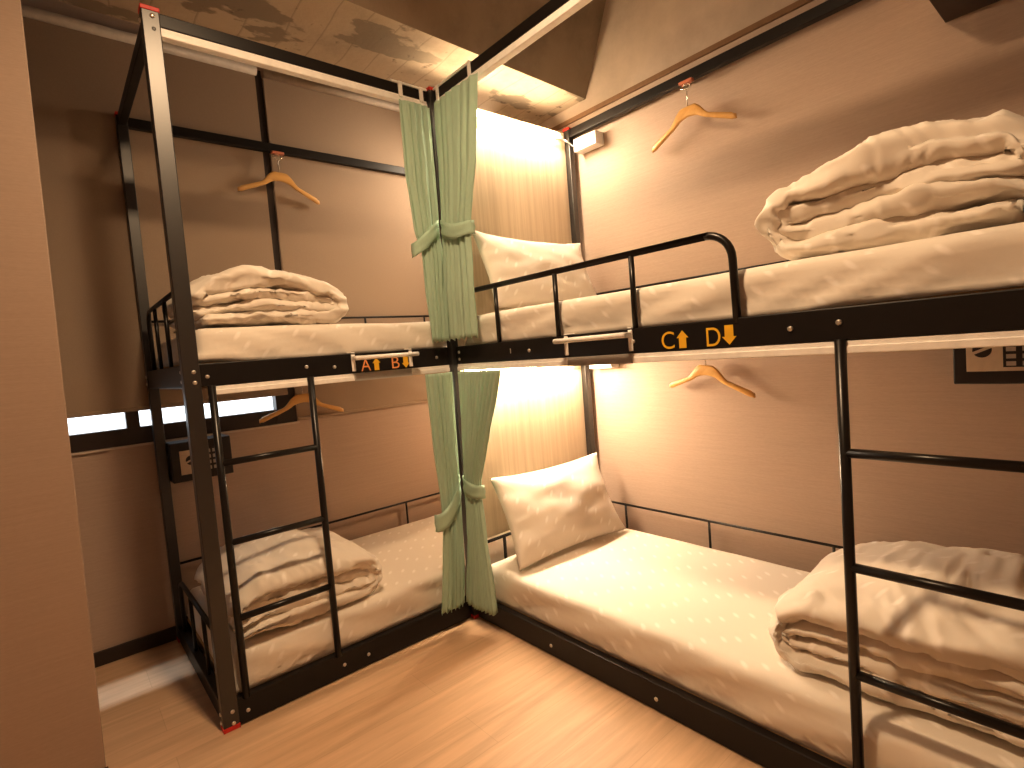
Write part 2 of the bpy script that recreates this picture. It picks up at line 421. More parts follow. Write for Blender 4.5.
child('bed_board', box(B(), x0 + .045, x1 - .035, .040, D - .03, 1.184, 1.1960), M['cream'], LB)
child('bed_board', box(B(), x0 + .045, x1 - .035, .040, D - .03, .086, .0985), M['ply'], LB)
# white curtain tracks
def track_x(xa, xb, z, y=0.012, clips=()):
    bm = B(); box(bm, xa, xb, y - .006, y + .022, z - .030, z); box(bm, xa, xb, y - .010, y - .006, z - .030, z - .012)
    t = child('curtain_track', bm, M['whitep'], LB, bevel=0.002)
    for c in clips:
        b2 = B(); box(b2, c - .009, c + .009, -.004, .005, z - .012, z + .048); box(b2, c - .009, c + .009, -.004, .03, z + .047, z + .052)
        child('track_clip', b2, M['whitep'], t, bevel=0.002)
    return t
tt = track_x(x0 + .045, -.022, 2.361, clips=(-.155, -.052))
b2 = B(); box(b2, -.20, -.022, -.003, .004, 2.403, 2.411); child('track_lip', b2, M['whitep'], tt)
track_x(x0 + .080, -.022, 1.190)
# end guards
def end_guard(zt, zb, y0, y1, bars, r=.009):
    x = x0 + .021; R = .07
    pts = [(x, y1, zb)] + [(x, p.y, p.z) for p in arc((x, y1 - R, zt - R), R, 0, PI / 2, (0, 1, 0), (0, 0, 1), 6)] + [(x, y0, zt)]
    g = child('end_guard', tube(B(), pts, r, 10), M['blackgloss'], LB, smooth=True)
    for y in bars: child('guard_bar', tube(B(), [(x, y, zb), (x, y, zt)], .0075, 8), M['blackgloss'], g, smooth=True)
end_guard(1.525, 1.262, .04, .80, (.60, .36))
end_guard(.315, .07, .04, .80, (.56, .31))
def back_guard(root, z, zb, along, fixed, a0, a1, bars, r=.006):
    P = (lambda a, zz: (a, fixed, zz)) if along == 'x' else (lambda a, zz: (fixed, a, zz))
    g = child('back_guard', tube(B(), [P(a0, z), P(a1, z)], r, 8), M['black'], root, smooth=True)
    for a in bars: child('guard_bar', tube(B(), [P(a, zb), P(a, z)], .006, 8), M['black'], g, smooth=True)
back_guard(LB, .357, .09, 'x', D, x0 + .04, x1, (-.414, .181, .70))
back_guard(LB, 1.494, 1.262, 'x', D - .012, x0 + .04, x1, (-.80, -.42, .02, .42))
# ladder
for lx in (-.997, -.661):
    ladder_leg(LB, [(lx, .0, .094), (lx, .0, 1.194)])
for z in RUNGS:
    child('ladder_rung', tube(B(), [(-.997, .0, z), (-.661, .0, z)], .0115, 12), M['blackgloss'], LB, smooth=True)
# berth marks
e = .0025
letter('A', LB, .05, M['orange'], (-.452, e, 1.196), (.043, 0, 0), .05)
arrow(LB, (-.401, e, 1.195), (.036, 0, 0), .052, True, M['yellow'])
letter('B', LB, .05, M['orange'], (-.313, e, 1.196), (.036, 0, 0), .05)
arrow(LB, (-.266, e, 1.194), (.038, 0, 0), .052, False, M['yellow'])

# ---- right bunk: front plane x = 0, runs towards the viewer along the right wall
RB = thing('bunk_bed', 'black steel bunk bed along the right wall, its front rail marked C and D', 'bunk bed', (.45, -1.0, 0), 'steel bunk beds in the dormitory')
YE = -2.02
post(RB, -.020, .018, -.020, .018)
pr_ = post(RB, D2 - .022, D2 + .016, -.030, .008)
post(RB, 0, .04, YE - .04, YE); post(RB, D2 - .024, D2 + .016, YE - .04, YE)
q1 = child('front_rail', box(B(), .002, .036, YE, -.020, 1.1907, 1.2695), M['black'], RB, bevel=0.003)
bolt(q1, *[((.002, y, z), (-1, 0, 0)) for y, z in ((-.045, 1.243), (-.045, 1.212), (-.513, 1.226), (-1.003, 1.228), (-1.482, 1.228), (-1.592, 1.234))])
child('rail_slot', box(B(), .0005, .004, -.404, -.400, 1.220, 1.240), M['chrome'], q1)
q2 = child('front_rail', box(B(), .002, .036, YE, -.020, .004, .098), M['black'], RB, bevel=0.003)
bolt(q2, *[((.002, y, .045), (-1, 0, 0)) for y in (-.507, -1.0, -1.5)])
for z0, z1 in ((1.1907, 1.2695), (.004, .098)):
    child('back_rail', box(B(), D2 - .020, D2 + .014, YE, -.032, z0, z1), M['black'], RB, bevel=0.003)
    child('head_rail', box(B(), .018, D2 - .022, -.020, -.004, z0, z1), M['black'], RB, bevel=0.003)
    child('foot_rail', box(B(), .04, D2 - .024, YE - .03, YE - .004, z0, z1), M['black'], RB, bevel=0.003)
child('top_rail', box(B(), .003, .031, YE, -.020, 2.362, 2.406), M['black'], RB, bevel=0.003)
child('top_rail', box(B(), D2 - .018, D2 + .014, YE, -.032, 2.362, 2.406), M['black'], RB, bevel=0.003)
child('bed_board', box(B(), .046, D2 - .026, YE, -.04, 1.2700, 1.2790), M['ply'], RB)
child('bed_board', box(B(), .036, D2 - .026, YE, -.04, 1.184, 1.1960), M['cream'], RB)
child('bed_board', box(B(), .036, D2 - .026, YE, -.04, .086, .0985), M['ply'], RB)
def track_y(ya, yb, z, clips=()):
    bm = B(); box(bm, .004, .032, ya, yb, z - .030, z); box(bm, .000, .004, ya, yb, z - .030, z - .012)
    t = child('curtain_track', bm, M['whitep'], RB, bevel=0.002)
    for c in clips:
        b2 = B(); box(b2, -.004, .004, c - .009, c + .009, z - .012, z + .048); box(b2, -.004, .03, c - .009, c + .009, z + .047, z + .052)
        child('track_clip', b2, M['whitep'], t, bevel=0.002)
    return t
tr = track_y(YE, -.022, 2.361, clips=(-.05, -.285))
b2 = B(); box(b2, -.003, .003, -.29, -.022, 2.403, 2.411); child('track_lip', b2, M['whitep'], tr)
track_y(YE, -.022, 1.190)
# front guard rail with a rounded end
zt, R = 1.503, .075
pts = [(.011, -.022, zt), (.011, -1.345 + R, zt)] + [(.011, p.y, p.z) for p in arc((.011, -1.338 + R, zt - R), R, PI / 2, PI, (0, 1, 0), (0, 0, 1), 8)] + [(.011, -1.342, 1.255)]
gr = child('guard_rail', tube(B(), pts, .011, 12), M['blackgloss'], RB, smooth=True)
for y in (-.325, -.668, -1.008): child('guard_bar', tube(B(), [(.011, y, 1.26), (.011, y, zt)], .009, 10), M['blackgloss'], gr, smooth=True)
back_guard(RB, .357, .09, 'y', D2, YE, -.03, (-.229, -.715, -1.25, -1.7))
back_guard(RB, 1.500, 1.262, 'y', D2, YE, -.03, (-.25, -.75, -1.25, -1.75))
g = child('head_guard', tube(B(), [(.018, -.012, .333), (D2 - .02, -.012, .333)], .008, 8), M['black'], RB, smooth=True)
for x in (.20, .70): child('guard_bar', tube(B(), [(x, -.012, .09), (x, -.012, .333)], .008, 8), M['black'], g, smooth=True)
for ly in (-1.593, -1.935):
    ladder_leg(RB, [(.0, ly, .094), (.0, ly, 1.194)])
for z in RUNGS:
    child('ladder_rung', tube(B(), [(.0, -1.593, z), (.0, -1.935, z)], .0115, 12), M['blackgloss'], RB, smooth=True)
letter('C', RB, .05, M['yellow'], (0, -1.108, 1.197), (0, -.044, 0), .052)
arrow(RB, (0, -1.159, 1.197), (0, -.040, 0), .052, True, M['yellow'])
letter('D', RB, .05, M['yellow'], (0, -1.255, 1.197), (0, -.042, 0), .052)
arrow(RB, (0, -1.301, 1.198), (0, -.042, 0), .054, False, M['yellow'])

# ------------------------------------------------------------------ headboard panels and their lamps
hp = child('headboard_panel', box(B(), .020, D2 - .023, .0, .022, 1.272, 2.395), M['panel'], RB, bevel=.002); hp['label'] = 'upper pale veneer headboard panel'
hp = child('headboard_panel', box(B(), .020, D2 - .023, .0, .022, .345, 1.183), M['panel'], RB, bevel=.002); hp['label'] = 'lower pale veneer headboard panel'
def head_lamp(z, label):
    t = thing('headboard_lamp', label, 'lamp', (.45, -.03, z), 'lamps over the headboards')
    child('lamp_housing', box(B(), .05, .84, -.006, -.001, z - .012, z + .012), M['whitep'], t)
    child('lamp_diffuser', tube(B(), [(.055, -.018, z), (.79, -.018, z)], .011, 12), M['led'], t, smooth=True)
head_lamp(2.362, 'glowing strip lamp at the top of the upper headboard panel')
head_lamp(1.148, 'glowing strip lamp under the upper bunk, over the lower headboard panel')

# ------------------------------------------------------------------ mattresses
def mattress(x0, x1, y0, y1, z0, z1, label, seed, face):
    bm = B(); r = .035; uv = bm.loops.layers.uv.new('UVMap')
    nx, ny, nz = int((x1 - x0) / .022), int((y1 - y0) / .022), 8
    def ax(a, b, n): return [a + (b - a) * i / n for i in range(n + 1)]
    X, Y, Z = ax(x0, x1, nx), ax(y0, y1, ny), ax(z0, z1, nz)
    cache = {}
    def V(i, j, k):
        if (i, j, k) in cache: return cache[(i, j, k)]
        p = Vector((X[i], Y[j], Z[k]))
        c = Vector((min(max(p.x, x0 + r), x1 - r), min(max(p.y, y0 + r), y1 - r), min(max(p.z, z0 + .005), z1 - r)))
        d = p - c
        n = d.normalized() if d.length > 1e-6 else Vector((0, 0, 0))
        if d.length > 1e-6:
            rr = min(r, max(abs(d.x), abs(d.y), abs(d.z)))
            p = c + n * rr if p.z > z0 + .02 else p
        t = (p.z - z0) / (z1 - z0)
        if z0 > 1 and t < .3:
            # the sheet rides up off the plywood at the far end of the upper berths
            al = p.x if face == 'y' else p.y
            p = p - Vector((0, 0, .006 * (1 - t / .3)))
            lim = (-.86 - al) / .12 if face == 'y' else (-1.45 - al) / .25
            up = .010 * min(1, max(0, lim)) + .004 * noise.noise(Vector((al * 9, seed, 2)))
            p.z += max(0, up) * (1 - t / .3)
        # slanted pulls low on the long side and shallow dents on top
        along = p.x if face == 'y' else p.y
        if n.length > 0 and t < .95:
            w = noise.noise(Vector((along * 11 + p.z * 30, p.z * 6, seed)))
            w2 = noise.noise(Vector((along * 4.0 + p.z * 7, p.z * 9, seed + 9)))
            q = max(0, 1 - t) ** .6 * min(1, t * 9)
            p = p + n * ((.28 - abs(w)) * .027 * q + w2 * .016 * min(1, 4 * (1 - t)) * min(1, t * 9))
        elif t > .95:
            p.z += noise.noise(Vector((p.x * 4, p.y * 4, seed))) * .004
        cache[(i, j, k)] = bm.verts.new(p); return cache[(i, j, k)]
    for i in range(nx):
        for j in range(ny):
            for k in (0, nz): bm.faces.new((V(i, j, k), V(i + 1, j, k), V(i + 1, j + 1, k), V(i, j + 1, k)))
    for i in range(nx):
        for k in range(nz):
            for j in (0, ny): bm.faces.new((V(i, j, k), V(i + 1, j, k), V(i + 1, j, k + 1), V(i, j, k + 1)))
    for j in range(ny):
        for k in range(nz):
            for i in (0, nx): bm.faces.new((V(i, j, k), V(i, j + 1, k), V(i, j + 1, k + 1), V(i, j, k + 1)))
    for f in bm.faces:
        c = f.calc_center_median(); f.normal_update(); nn = f.normal
        for l in f.loops:
            q = l.vert.co
            if abs(nn.z) > .6: l[uv].uv = (q.x, q.y)
            elif abs(nn.x) > abs(nn.y): l[uv].uv = (x0 + (q.z - z1) if c.x < (x0 + x1) / 2 else x1 - (q.z - z1), q.y)
            else: l[uv].uv = (q.x, y0 + (q.z - z1) if c.y < (y0 + y1) / 2 else y1 - (q.z - z1))
    o = obj('mattress', bm, M['sheet'], smooth=True)
    return tag(o, label, 'mattress', 'bunk mattresses in patterned white sheets')
MT, MB_ = 1.402, 1.2705
mattress(-A + .05, .85, .034, D - .035, MB_, MT - .008, 'mattress in white sheet on the upper left bunk, above the A mark', 1, 'y')
mattress(-A + .05, .85, .036, D - .035, .099, .245, 'mattress in white sheet on the lower left bunk behind the ladder', 2, 'y')
mattress(.036, D2 - .035, -2.0, -.045, MB_, MT, 'mattress in white sheet on the upper right bunk behind the guard rail', 3, 'x')
mattress(.036, D2 - .03, -2.0, -.045, .099, .250, 'mattress in white sheet on the lower right bunk with one pillow', 4, 'x')

# ------------------------------------------------------------------ pillows
def pillow(w, h, t, label, seed, M4):
    bm = B(); n = 44; uv = bm.loops.layers.uv.new('UVMap'); info = {}
    grid = {}
    for side in (1, -1):
        for i in range(n + 1):
            for j in range(n + 1):
                u, v = -1 + 2 * i / n, -1 + 2 * j / n
                edge = i in (0, n) or j in (0, n)
                if side == -1 and edge: grid[(side, i, j)] = grid[(1, i, j)]; continue
                th = t * max(0, (1 - abs(u) ** 2.6)) ** .62 * max(0, (1 - abs(v) ** 2.6)) ** .62
                x = u * w / 2 * (1 - .075 * (1 - v * v) * abs(u)); y = v * h / 2 * (1 - .085 * (1 - u * u) * abs(v))
                cr = max(0, abs(u) - .55) * max(0, abs(v) - .55)
                nz_ = noise.noise(Vector((u * 2.5, v * 2.5, seed + side))) * .008 + noise.noise(Vector((u * 6, v * 5, seed + 5 * side))) * .0016
                z = side * (th + nz_ * min(1, th / .03)) + cr * .05
                z += .03 * (u * u) * .4
                grid[(side, i, j)] = bm.verts.new(M4 @ Vector((x, y, z)))
                info[grid[(side, i, j)]] = (u * w / 2, v * h / 2)
    for side in (1, -1):
        for i in range(n):
            for j in range(n):
                f = bm.faces.new([grid[(side, a, b)] for a, b in ((i, j), (i + 1, j), (i + 1, j + 1), (i, j + 1))])
                for l in f.loops: l[uv].uv = info[l.vert]
    o = obj('pillow', bm, M['pillow'], smooth=True)
    return tag(o, label, 'pillow', 'pillows at the right bunk heads')
def frame(c, ux, uy):
    ux = Vector(ux).normalized(); uy = (Vector(uy) - ux * Vector(uy).dot(ux)).normalized(); uz = ux.cross(uy)
    m = Matrix((ux, uy, uz)).transposed().to_4x4(); m.translation = Vector(c); return m
def lean(bl, br_, tl, w, h, t, label, seed):
    bl, br_, tl = Vector(bl), Vector(br_), Vector(tl)
    c = (br_ + tl) / 2
    return pillow(w, h, t, label, seed, frame(c, br_ - bl, tl - bl))
lean((.05, -.255, .268), (.755, -.285, .262), (.09, -.085, .645), .715, .425, .075, 'white patterned pillow leaning on the lower veneer panel', 1)
lean((.075, -.225, 1.42), (.800, -.235, 1.405), (.065, -.085, 1.772), .72, .395, .065, 'white pillow leaning on the upper veneer panel behind the guard rail', 2)

# ------------------------------------------------------------------ folded duvets
def duvet(label, seed, L, W, Ht, M4, layers=4, flip=False, dome=.02, soft=1.0, prof=((0, 1), (1, 1))):
    """A quilt rolled over on itself: a thick flat band swept along a flattened spiral."""
    t = Ht / layers * .64
    top = 1.35
    zs = [t + (Ht - t - t * top) * q for q in (0, .30, .60, 1.0)]
    def line(x0, x1, z, n): return [(x0 + (x1 - x0) * i / n, z) for i in range(n + 1)]
    def uturn(x, za, zb, sgn, n, sq=.9):
        c, r = (za + zb) / 2, (zb - za) / 2
        return [(x + sgn * abs(r) * sq * math.sin(PI * i / n), c - r * math.cos(PI * i / n)) for i in range(n + 1)]
    path = []
    rb = (zs[-1] - zs[0]) / 2
    path += line(L - .02, rb, zs[0], 60)
    path += uturn(rb, zs[0], zs[-1], -1, 34, 1.0)[1:]
    path += line(rb, L - .05, zs[-1], 60)[1:]
    if layers >= 4:
        path += uturn(L - .05, zs[-1], zs[-2], 1, 14, 1.1)[1:]
        path += line(L - .05, rb * .72, zs[-2], 54)[1:]
        path += uturn(rb * .72, zs[-2], zs[1], -1, 14, 1.1)[1:]
        path += line(rb * .72, L + .005, zs[1], 60)[1:]
    n = len(path); seg = 76
    bm = B(); uv = bm.loops.layers.uv.new('UVMap'); rings = []; us = []; s = 0
    for i, (px, pz) in enumerate(path):
        a, b = path[max(0, i - 1)], path[min(n - 1, i + 1)]
        d = Vector((b[0] - a[0], b[1] - a[1])); d.normalize(); nn = Vector((-d.y, d.x))
        if i: s += math.hypot(px - path[i - 1][0], pz - path[i - 1][1])
        f = i / n
        wl = W / 2 + .022 * noise.noise(Vector((f * 7, seed, 1))) - (0.018 if .55 < f else 0)
        wr = W / 2 + .022 * noise.noise(Vector((f * 7, seed, 7))) - (0.018 if .55 < f else 0)
        endt = min(1, .35 + i / 4, .35 + (n - 1 - i) / 4)
        ring = []; ur = []
        for k in range(seg):
            th = 2 * PI * k / seg
            cx, cz = math.cos(th), math.sin(th)
            w_ = (wl if cx < 0 else wr)
            ex = math.copysign(abs(cx) ** .42, cx) * w_
            tl_ = top if 40 < i < 175 and pz > zs[0] + .6 * (zs[-1] - zs[0]) and abs(pz - zs[-1]) < .03 else 1.0
            tt = t * tl_ * endt * (1.05 + .28 * noise.noise(Vector((px * 6, ex * 5, seed + pz * 30))))
            ez = math.copysign(abs(cz) ** .72, cz) * tt
            bx = px + nn.x * ez; bz = pz + nn.y * ez
            P = Vector((bx, ex, bz))
            q = Vector((bx * 9, ex * 9, bz * 14 + seed * 3))
            # fine creases run out from the folds, broad hollows lie between them
            cr = noise.noise(Vector((s * 16 + ex * 9, ex * 13, seed * 2.3)))
            cr2 = noise.noise(Vector((bx * 11, ex * 22, bz * 9 + seed)))
            nv = Vector((nn.x * math.copysign(1, cz), math.copysign(.6 * abs(cx) ** 3, cx), nn.y * math.copysign(1, cz)))
            cr3 = noise.noise(Vector((s * 30 + ex * 34, ex * 8 - s * 6, seed * 5.1)))
            P += nv * soft * (.014 * noise.noise(q * .55) - .016 * abs(cr) + .009 * cr2 - .009 * abs(cr3))
            rel = max(0.0, min(1.0, bz / Ht))
            P.z += dome * rel * (1 - (2 * P.y / W) ** 2 * .7) * math.sin(PI * min(1, max(0, (P.x + .03) / (L + .06))))
            P.z += rel * .022 * noise.noise(Vector((P.x * 5.5, P.y * 4, seed + 8)))
            P.y += .022 * noise.noise(Vector((bx * 5, bz * 22, seed + 4)))
            fx = min(1, max(0, P.x / L))
            for (xa, va), (xb, vb) in zip(prof, prof[1:]):
                if xa <= fx <= xb:
                    q_ = (fx - xa) / (xb - xa); q_ = q_ * q_ * (3 - 2 * q_); P.z *= va + (vb - va) * q_; break
            P.z = max(P.z, .002)
            ring.append(P); ur.append((s, (ex if cz >= 0 else ex + .03)))
        rings.append(ring); us.append(ur)
    sgn = -1 if flip else 1
    V = [[bm.verts.new(M4 @ Vector((sgn * p.x, p.y, p.z))) for p in r] for r in rings]
    for i in range(n - 1):
        for k in range(seg):
            k2 = (k + 1) % seg
            f = bm.faces.new((V[i][k], V[i][k2], V[i + 1][k2], V[i + 1][k]))
            for l, (a, b) in zip(f.loops, ((i, k), (i, k2), (i + 1, k2), (i + 1, k))): l[uv].uv = us[a][b]
    for i in (0, n - 1):
        f = bm.faces.new(V[i])
    o = obj('folded_duvet', bm, M['duvet'], smooth=True)
    return tag(o, label, 'duvet', 'folded white duvets on the bunks')
# local x = along the fold, local y = across, rolled end at x = 0
duvet('folded duvet on the upper right bunk, its rolled end towards the guard rail', 11, .535, .58, .262,
      frame((.40, -1.385, MT), (0, -1, 0), (1, 0, 0)), 4, dome=.02, prof=((0, .92), (.2, .92), (.5, .98), (.7, 1.04), (.88, 1.0), (1, .84)))
duvet('folded duvet on the upper left bunk, its rolled end facing right', 23, .535, .58, .215,
      frame((-.475, .345, MT - .008), (-1, 0, 0), (0, -1, 0)), 4, dome=.04, prof=((0, .78), (.12, .84), (.38, .98), (.6, 1.0), (.85, .88), (1, .76)))
duvet('folded duvet on the lower right bunk behind the ladder, ladder shadow on it', 37, .70, .62, .245,
      frame((.41, -1.350, .25), (0, -1, 0), (1, 0, 0)), 4, dome=.06, prof=((0, .84), (.16, .92), (.35, 1.0), (.7, 1.0), (1, .92)))
duvet('folded duvet on the lower left bunk behind the ladder rungs', 41, .565, .60, .225,
      frame((-.432, .345, .245), (-1, 0, 0), (0, -1, 0)), 4, dome=.06, prof=((0, .80), (.16, .88), (.45, 1.0), (.8, .98), (1, .86)))

# ------------------------------------------------------------------ curtains
def lerp_tab(tab, z):
    if z >= tab[0][0]: return tab[0][1:]
    for a, b in zip(tab, tab[1:]):
        if b[0] <= z <= a[0]:
            f = (a[0] - z) / (a[0] - b[0])
            return tuple(p + (q - p) * f for p, q in zip(a[1:], b[1:]))
    return tab[-1][1:]
def curtain(label, axis, tab, band, seed, folds=7):
    """tab rows: z, start, end, fold depth, stand-off from the rail."""
    bm = B(); ns, nz = 120, 70; z0, z1 = tab[0][0], tab[-1][0]; g = []
    for j in range(nz + 1):
        z = z0 + (z1 - z0) * j / nz; a, b, amp, off = lerp_tab(tab, z); row = []
        for i in range(ns + 1):
            s = i / ns
            ss = s + .018 * noise.noise(Vector((s * 5, z * 2.0, seed)))
            ph = 2 * PI * folds * (s + .05 * noise.noise(Vector((s * 4, z * .8, seed + 2))))
            w = math.sin(ph) * amp * (.75 + .5 * noise.noise(Vector((s * 6, z * 1.5, seed + 3))))
            w += math.sin(ph * 2.3 + 1) * amp * .18
            al = a + (b - a) * ss + math.cos(ph) * amp * .25
            wob = .004 * noise.noise(Vector((s * 9, z * 7, seed + 5)))
            zz = z - (.012 * abs(math.sin(ph * .5 + seed)) if j == nz else 0)
            pp = -(off + w + wob + .010 * math.sin(PI * s))
            row.append(bm.verts.new((al, pp, zz) if axis == 'x' else (pp, al, zz)))
        g.append(row)
    for j in range(nz):
        for i in range(ns): bm.faces.new((g[j][i], g[j][i + 1], g[j + 1][i + 1], g[j + 1][i]))
    o = obj('curtain', bm, M['green'], smooth=True)
    md = o.modifiers.new('Solid', 'SOLIDIFY'); md.thickness = .002
    # tieback band: follows the waist a little proud of the cloth
    (sa, za), (sb, zb), bw, sag, po = band
    bm = B(); n = 30; gg = []
    for i in range(n + 1):
        f = i / n; al = sa + (sb - sa) * f; zc = za + (zb - za) * f - sag * math.sin(PI * f)
        bulge = po * (math.sin(PI * min(1, max(0, f))) ** .35) + .018
        row = []
        for k in range(5):
            zz = zc + bw * (.5 - k / 4) * (1 + .1 * math.sin(f * 5))
            pp = -(bulge + .003 * math.sin(k * 2.2 + f * 7))
            row.append(bm.verts.new((al, pp, zz) if axis == 'x' else (pp, al, zz)))
        gg.append(row)
    for i in range(n):
        for k in range(4): bm.faces.new((gg[i][k], gg[i + 1][k], gg[i + 1][k + 1], gg[i][k + 1]))
    tb = obj('tieback', bm, M['green_d'], o, smooth=True)
    md = tb.modifiers.new('Solid', 'SOLIDIFY'); md.thickness = .003
    return tag(o, label, 'curtain', 'sage green bunk curtains')
curtain('narrow sage green curtain tied left of the corner post, upper left bunk', 'x',
        [(2.318, -.188, -.034, .005, .030), (2.0, -.190, -.036, .005, .032), (1.76, -.170, -.042, .006, .036), (1.69, -.146, -.034, .006, .036),
         (1.5, -.145, -.050, .007, .040), (1.305, -.135, -.056, .008, .040)],
        ((-.040, 1.800), (-.182, 1.690), .065, 0.0, .040), 1, 5)
curtain('sage green curtain tied right of the corner post, upper right bunk', 'y',
        [(2.322, -.062, -.374, .007, .028), (2.0, -.058, -.322, .008, .032), (1.80, -.054, -.262, .008, .034), (1.68, -.046, -.250, .008, .036),
         (1.5, -.030, -.258, .009, .042), (1.305, -.014, -.250, .009, .040)],
        ((-.040, 1.800), (-.262, 1.752), .062, .022, .048), 2, 6)
curtain('sage green curtain tied left of the corner post, lower left bunk', 'x',
        [(1.158, -.178, -.036, .006, .028), (.85, -.172, -.042, .007, .030), (.62, -.160, -.046, .007, .032), (.50, -.158, -.052, .007, .034),
         (.30, -.186, -.066, .008, .042), (.112, -.216, -.088, .009, .046)],
        ((-.044, .655), (-.185, .500), .085, .035, .036), 3, 6)
curtain('sage green pleated curtain tied right of the corner post, lower right bunk', 'y',
        [(1.158, -.072, -.368, .010, .032), (1.02, -.070, -.312, .011, .032), (.85, -.064, -.240, .011, .034), (.68, -.052, -.172, .010, .034), (.60, -.052, -.166, .010, .034),
         (.40, -.058, -.190, .013, .042), (.112, -.022, -.234, .018, .054)],
        ((-.046, .655), (-.178, .628), .066, .006, .040), 4, 11)

# ------------------------------------------------------------------ clothes hangers
def hanger(label, c, along, tilt, hook_top, clip, span=.205):
    """c = neck of the hanger; along = horizontal direction of the arms."""
    c = Vector(c); X = Vector(along).normalized(); Z = Vector((0, 0, 1)); Y = Z.cross(X)
    t = thing('clothes_hanger', label, 'hanger', tuple(c), 'wooden clothes hangers')
    bm = B(); n = 28; rings = []
    for i in range(-n, n + 1):
        f = i / n; a = abs(f)
        x = f * span
        def sm(e0, e1): q = min(1, max(0, (a - e0) / (e1 - e0))); return q * q * (3 - 2 * q)
        top = .020 - .050 * sm(.13, .48) - .052 * max(0, a - .3) / .7
        bot = -.026 - .016 * sm(.0, .4) - .070 * max(0, a - .22) / .78
        z = (top + bot) / 2 - f * tilt; h = (top - bot) / 2
        wd = .0075 + .003 * a
        if a > .96: h *= .7; wd *= .8
        yy = .022 * a * a
        ring = []
        for k in range(12):
            th = 2 * PI * k / 12
            dx = math.copysign(abs(math.cos(th)) ** .6, math.cos(th)) * wd; dz = math.copysign(abs(math.sin(th)) ** .6, math.sin(th)) * h
            ring.append(bm.verts.new(c + X * x + Y * (dx + yy) + Z * (z + dz)))
        rings.append(ring)
    for i in range(2 * n):
        for k in range(12): bm.faces.new((rings[i][k], rings[i][(k + 1) % 12], rings[i + 1][(k + 1) % 12], rings[i + 1][k]))
    bm.faces.new(rings[0]); bm.faces.new(rings[-1])
    child('hanger_arms', bm, M['hanger'], t, smooth=True)
    hz = hook_top - c.z; r = .016
    pts = [c + Z * .005, c + Z * (hz - 2.2 * r)] + [c + X * (r * math.sin(a)) * -1 + Z * (hz - r + r * -math.cos(a)) for a in [PI * .35 * k for k in range(1, 5)]]
    pts = [c + Z * .005, c + Z * (hz - 2.3 * r)]
    for k in range(9):
        a = -PI / 2 + k * (PI * 1.35) / 8
        pts.append(c + Z * (hz - r) + X * r * math.cos(a) + Z * r * math.sin(a))
    child('wire_hook', tube(B(), pts, .0024, 8), M['wire'], t, smooth=True)
    if clip:
        cz = hook_top
        k = thing('hook_clip', clip, 'clip', (c.x, c.y, cz), 'amber plastic clips on the back rails')
        cc = c + Z * (hz)
        b = B()
        def cb(xa, xb, ya, yb, za, zb):
            vs = [b.verts.new(cc + X * x + Y * y + Z * z) for x in (xa, xb) for y in (ya, yb) for z in (za, zb)]
            for f in ((0, 1, 3, 2), (4, 6, 7, 5), (0, 4, 5, 1), (2, 3, 7, 6), (0, 2, 6, 4), (1, 5, 7, 3)): b.faces.new([vs[i] for i in f])
        cb(-.032, .032, -.012, .012, -.002, .012)
        child('clip_plate', b, M['clip'], k, bevel=.003)
        child('clip_hook', tube(B(), [cc + X * -.028 + Z * -.001, cc + X * -.030 + Z * -.014, cc + X * -.012 + Z * -.022, cc + X * .012 + Z * -.022, cc + X * .030 + Z * -.014, cc + X * .028 + Z * -.001], .002, 8), M['wire'], k, smooth=True)
hanger('wooden hanger on the back rail of the upper left bunk', (-.396, .865, 2.232), (1, 0, 0), .010, 2.345, 'amber clip on the top back rail of the left bunk')
hanger('wooden hanger under the upper left bunk, partly behind the ladder leg', (-.395, .86, 1.072), (1, 0, 0), 0.0, 1.178, None, .222)
hanger('wooden hanger on the back rail of the upper right bunk', (.845, -.750, 2.226), (0, -1, 0), -.004, 2.345, 'amber clip on the top back rail of the right bunk')
hanger('wooden hanger under the upper right bunk, beside the lower veneer panel', (.845, -.765, 1.076), (0, -1, 0), .022, 1.178, None)

# ------------------------------------------------------------------ white hanging bars over the rails
def rail_bar(label, axis, a0, a1, z):
    P = (lambda al, off, zz: (al, -off, zz)) if axis == 'x' else (lambda al, off, zz: (-off, al, zz))
    mid = P((a0 + a1) / 2, 0, z)
    t = thing('towel_bar', label, 'towel bar', mid, 'white towel bars on the front rails')
    def bx(al0, al1, o0, o1, z0, z1, b=None):
        b = b or B(); p, q = P(al0, o0, z0), P(al1, o1, z1)
        return box(b, min(p[0], q[0]), max(p[0], q[0]), min(p[1], q[1]), max(p[1], q[1]), z0, z1)
    for a in (a0, a1):
        b = bx(a - .008, a + .008, .000, .006, z - .052, z + .016)
        bx(a - .008, a + .008, -.038, .006, 1.2700, 1.2745, b); bx(a - .007, a + .007, .004, .055, z - .009, z + .009, b)
        child('bracket', b, M['whitep'], t, bevel=.002)
    lo, hi = min(a0, a1), max(a0, a1)
    child('bar', tube(B(), [P(lo - .012, .050, z), P(hi + .012, .050, z)], .0088, 12), M['whitep'], t, smooth=True)
    child('lower_plate', bx(lo, hi, -.001, .003, 1.1585, 1.1900), M['greyp'], t)
rail_bar('white towel bar hooked over the front rail by the A and B marks', 'x', -.485, -.225, 1.250)
rail_bar('white towel bar hooked over the front rail left of the C mark', 'y', -.715, -.996, 1.250)

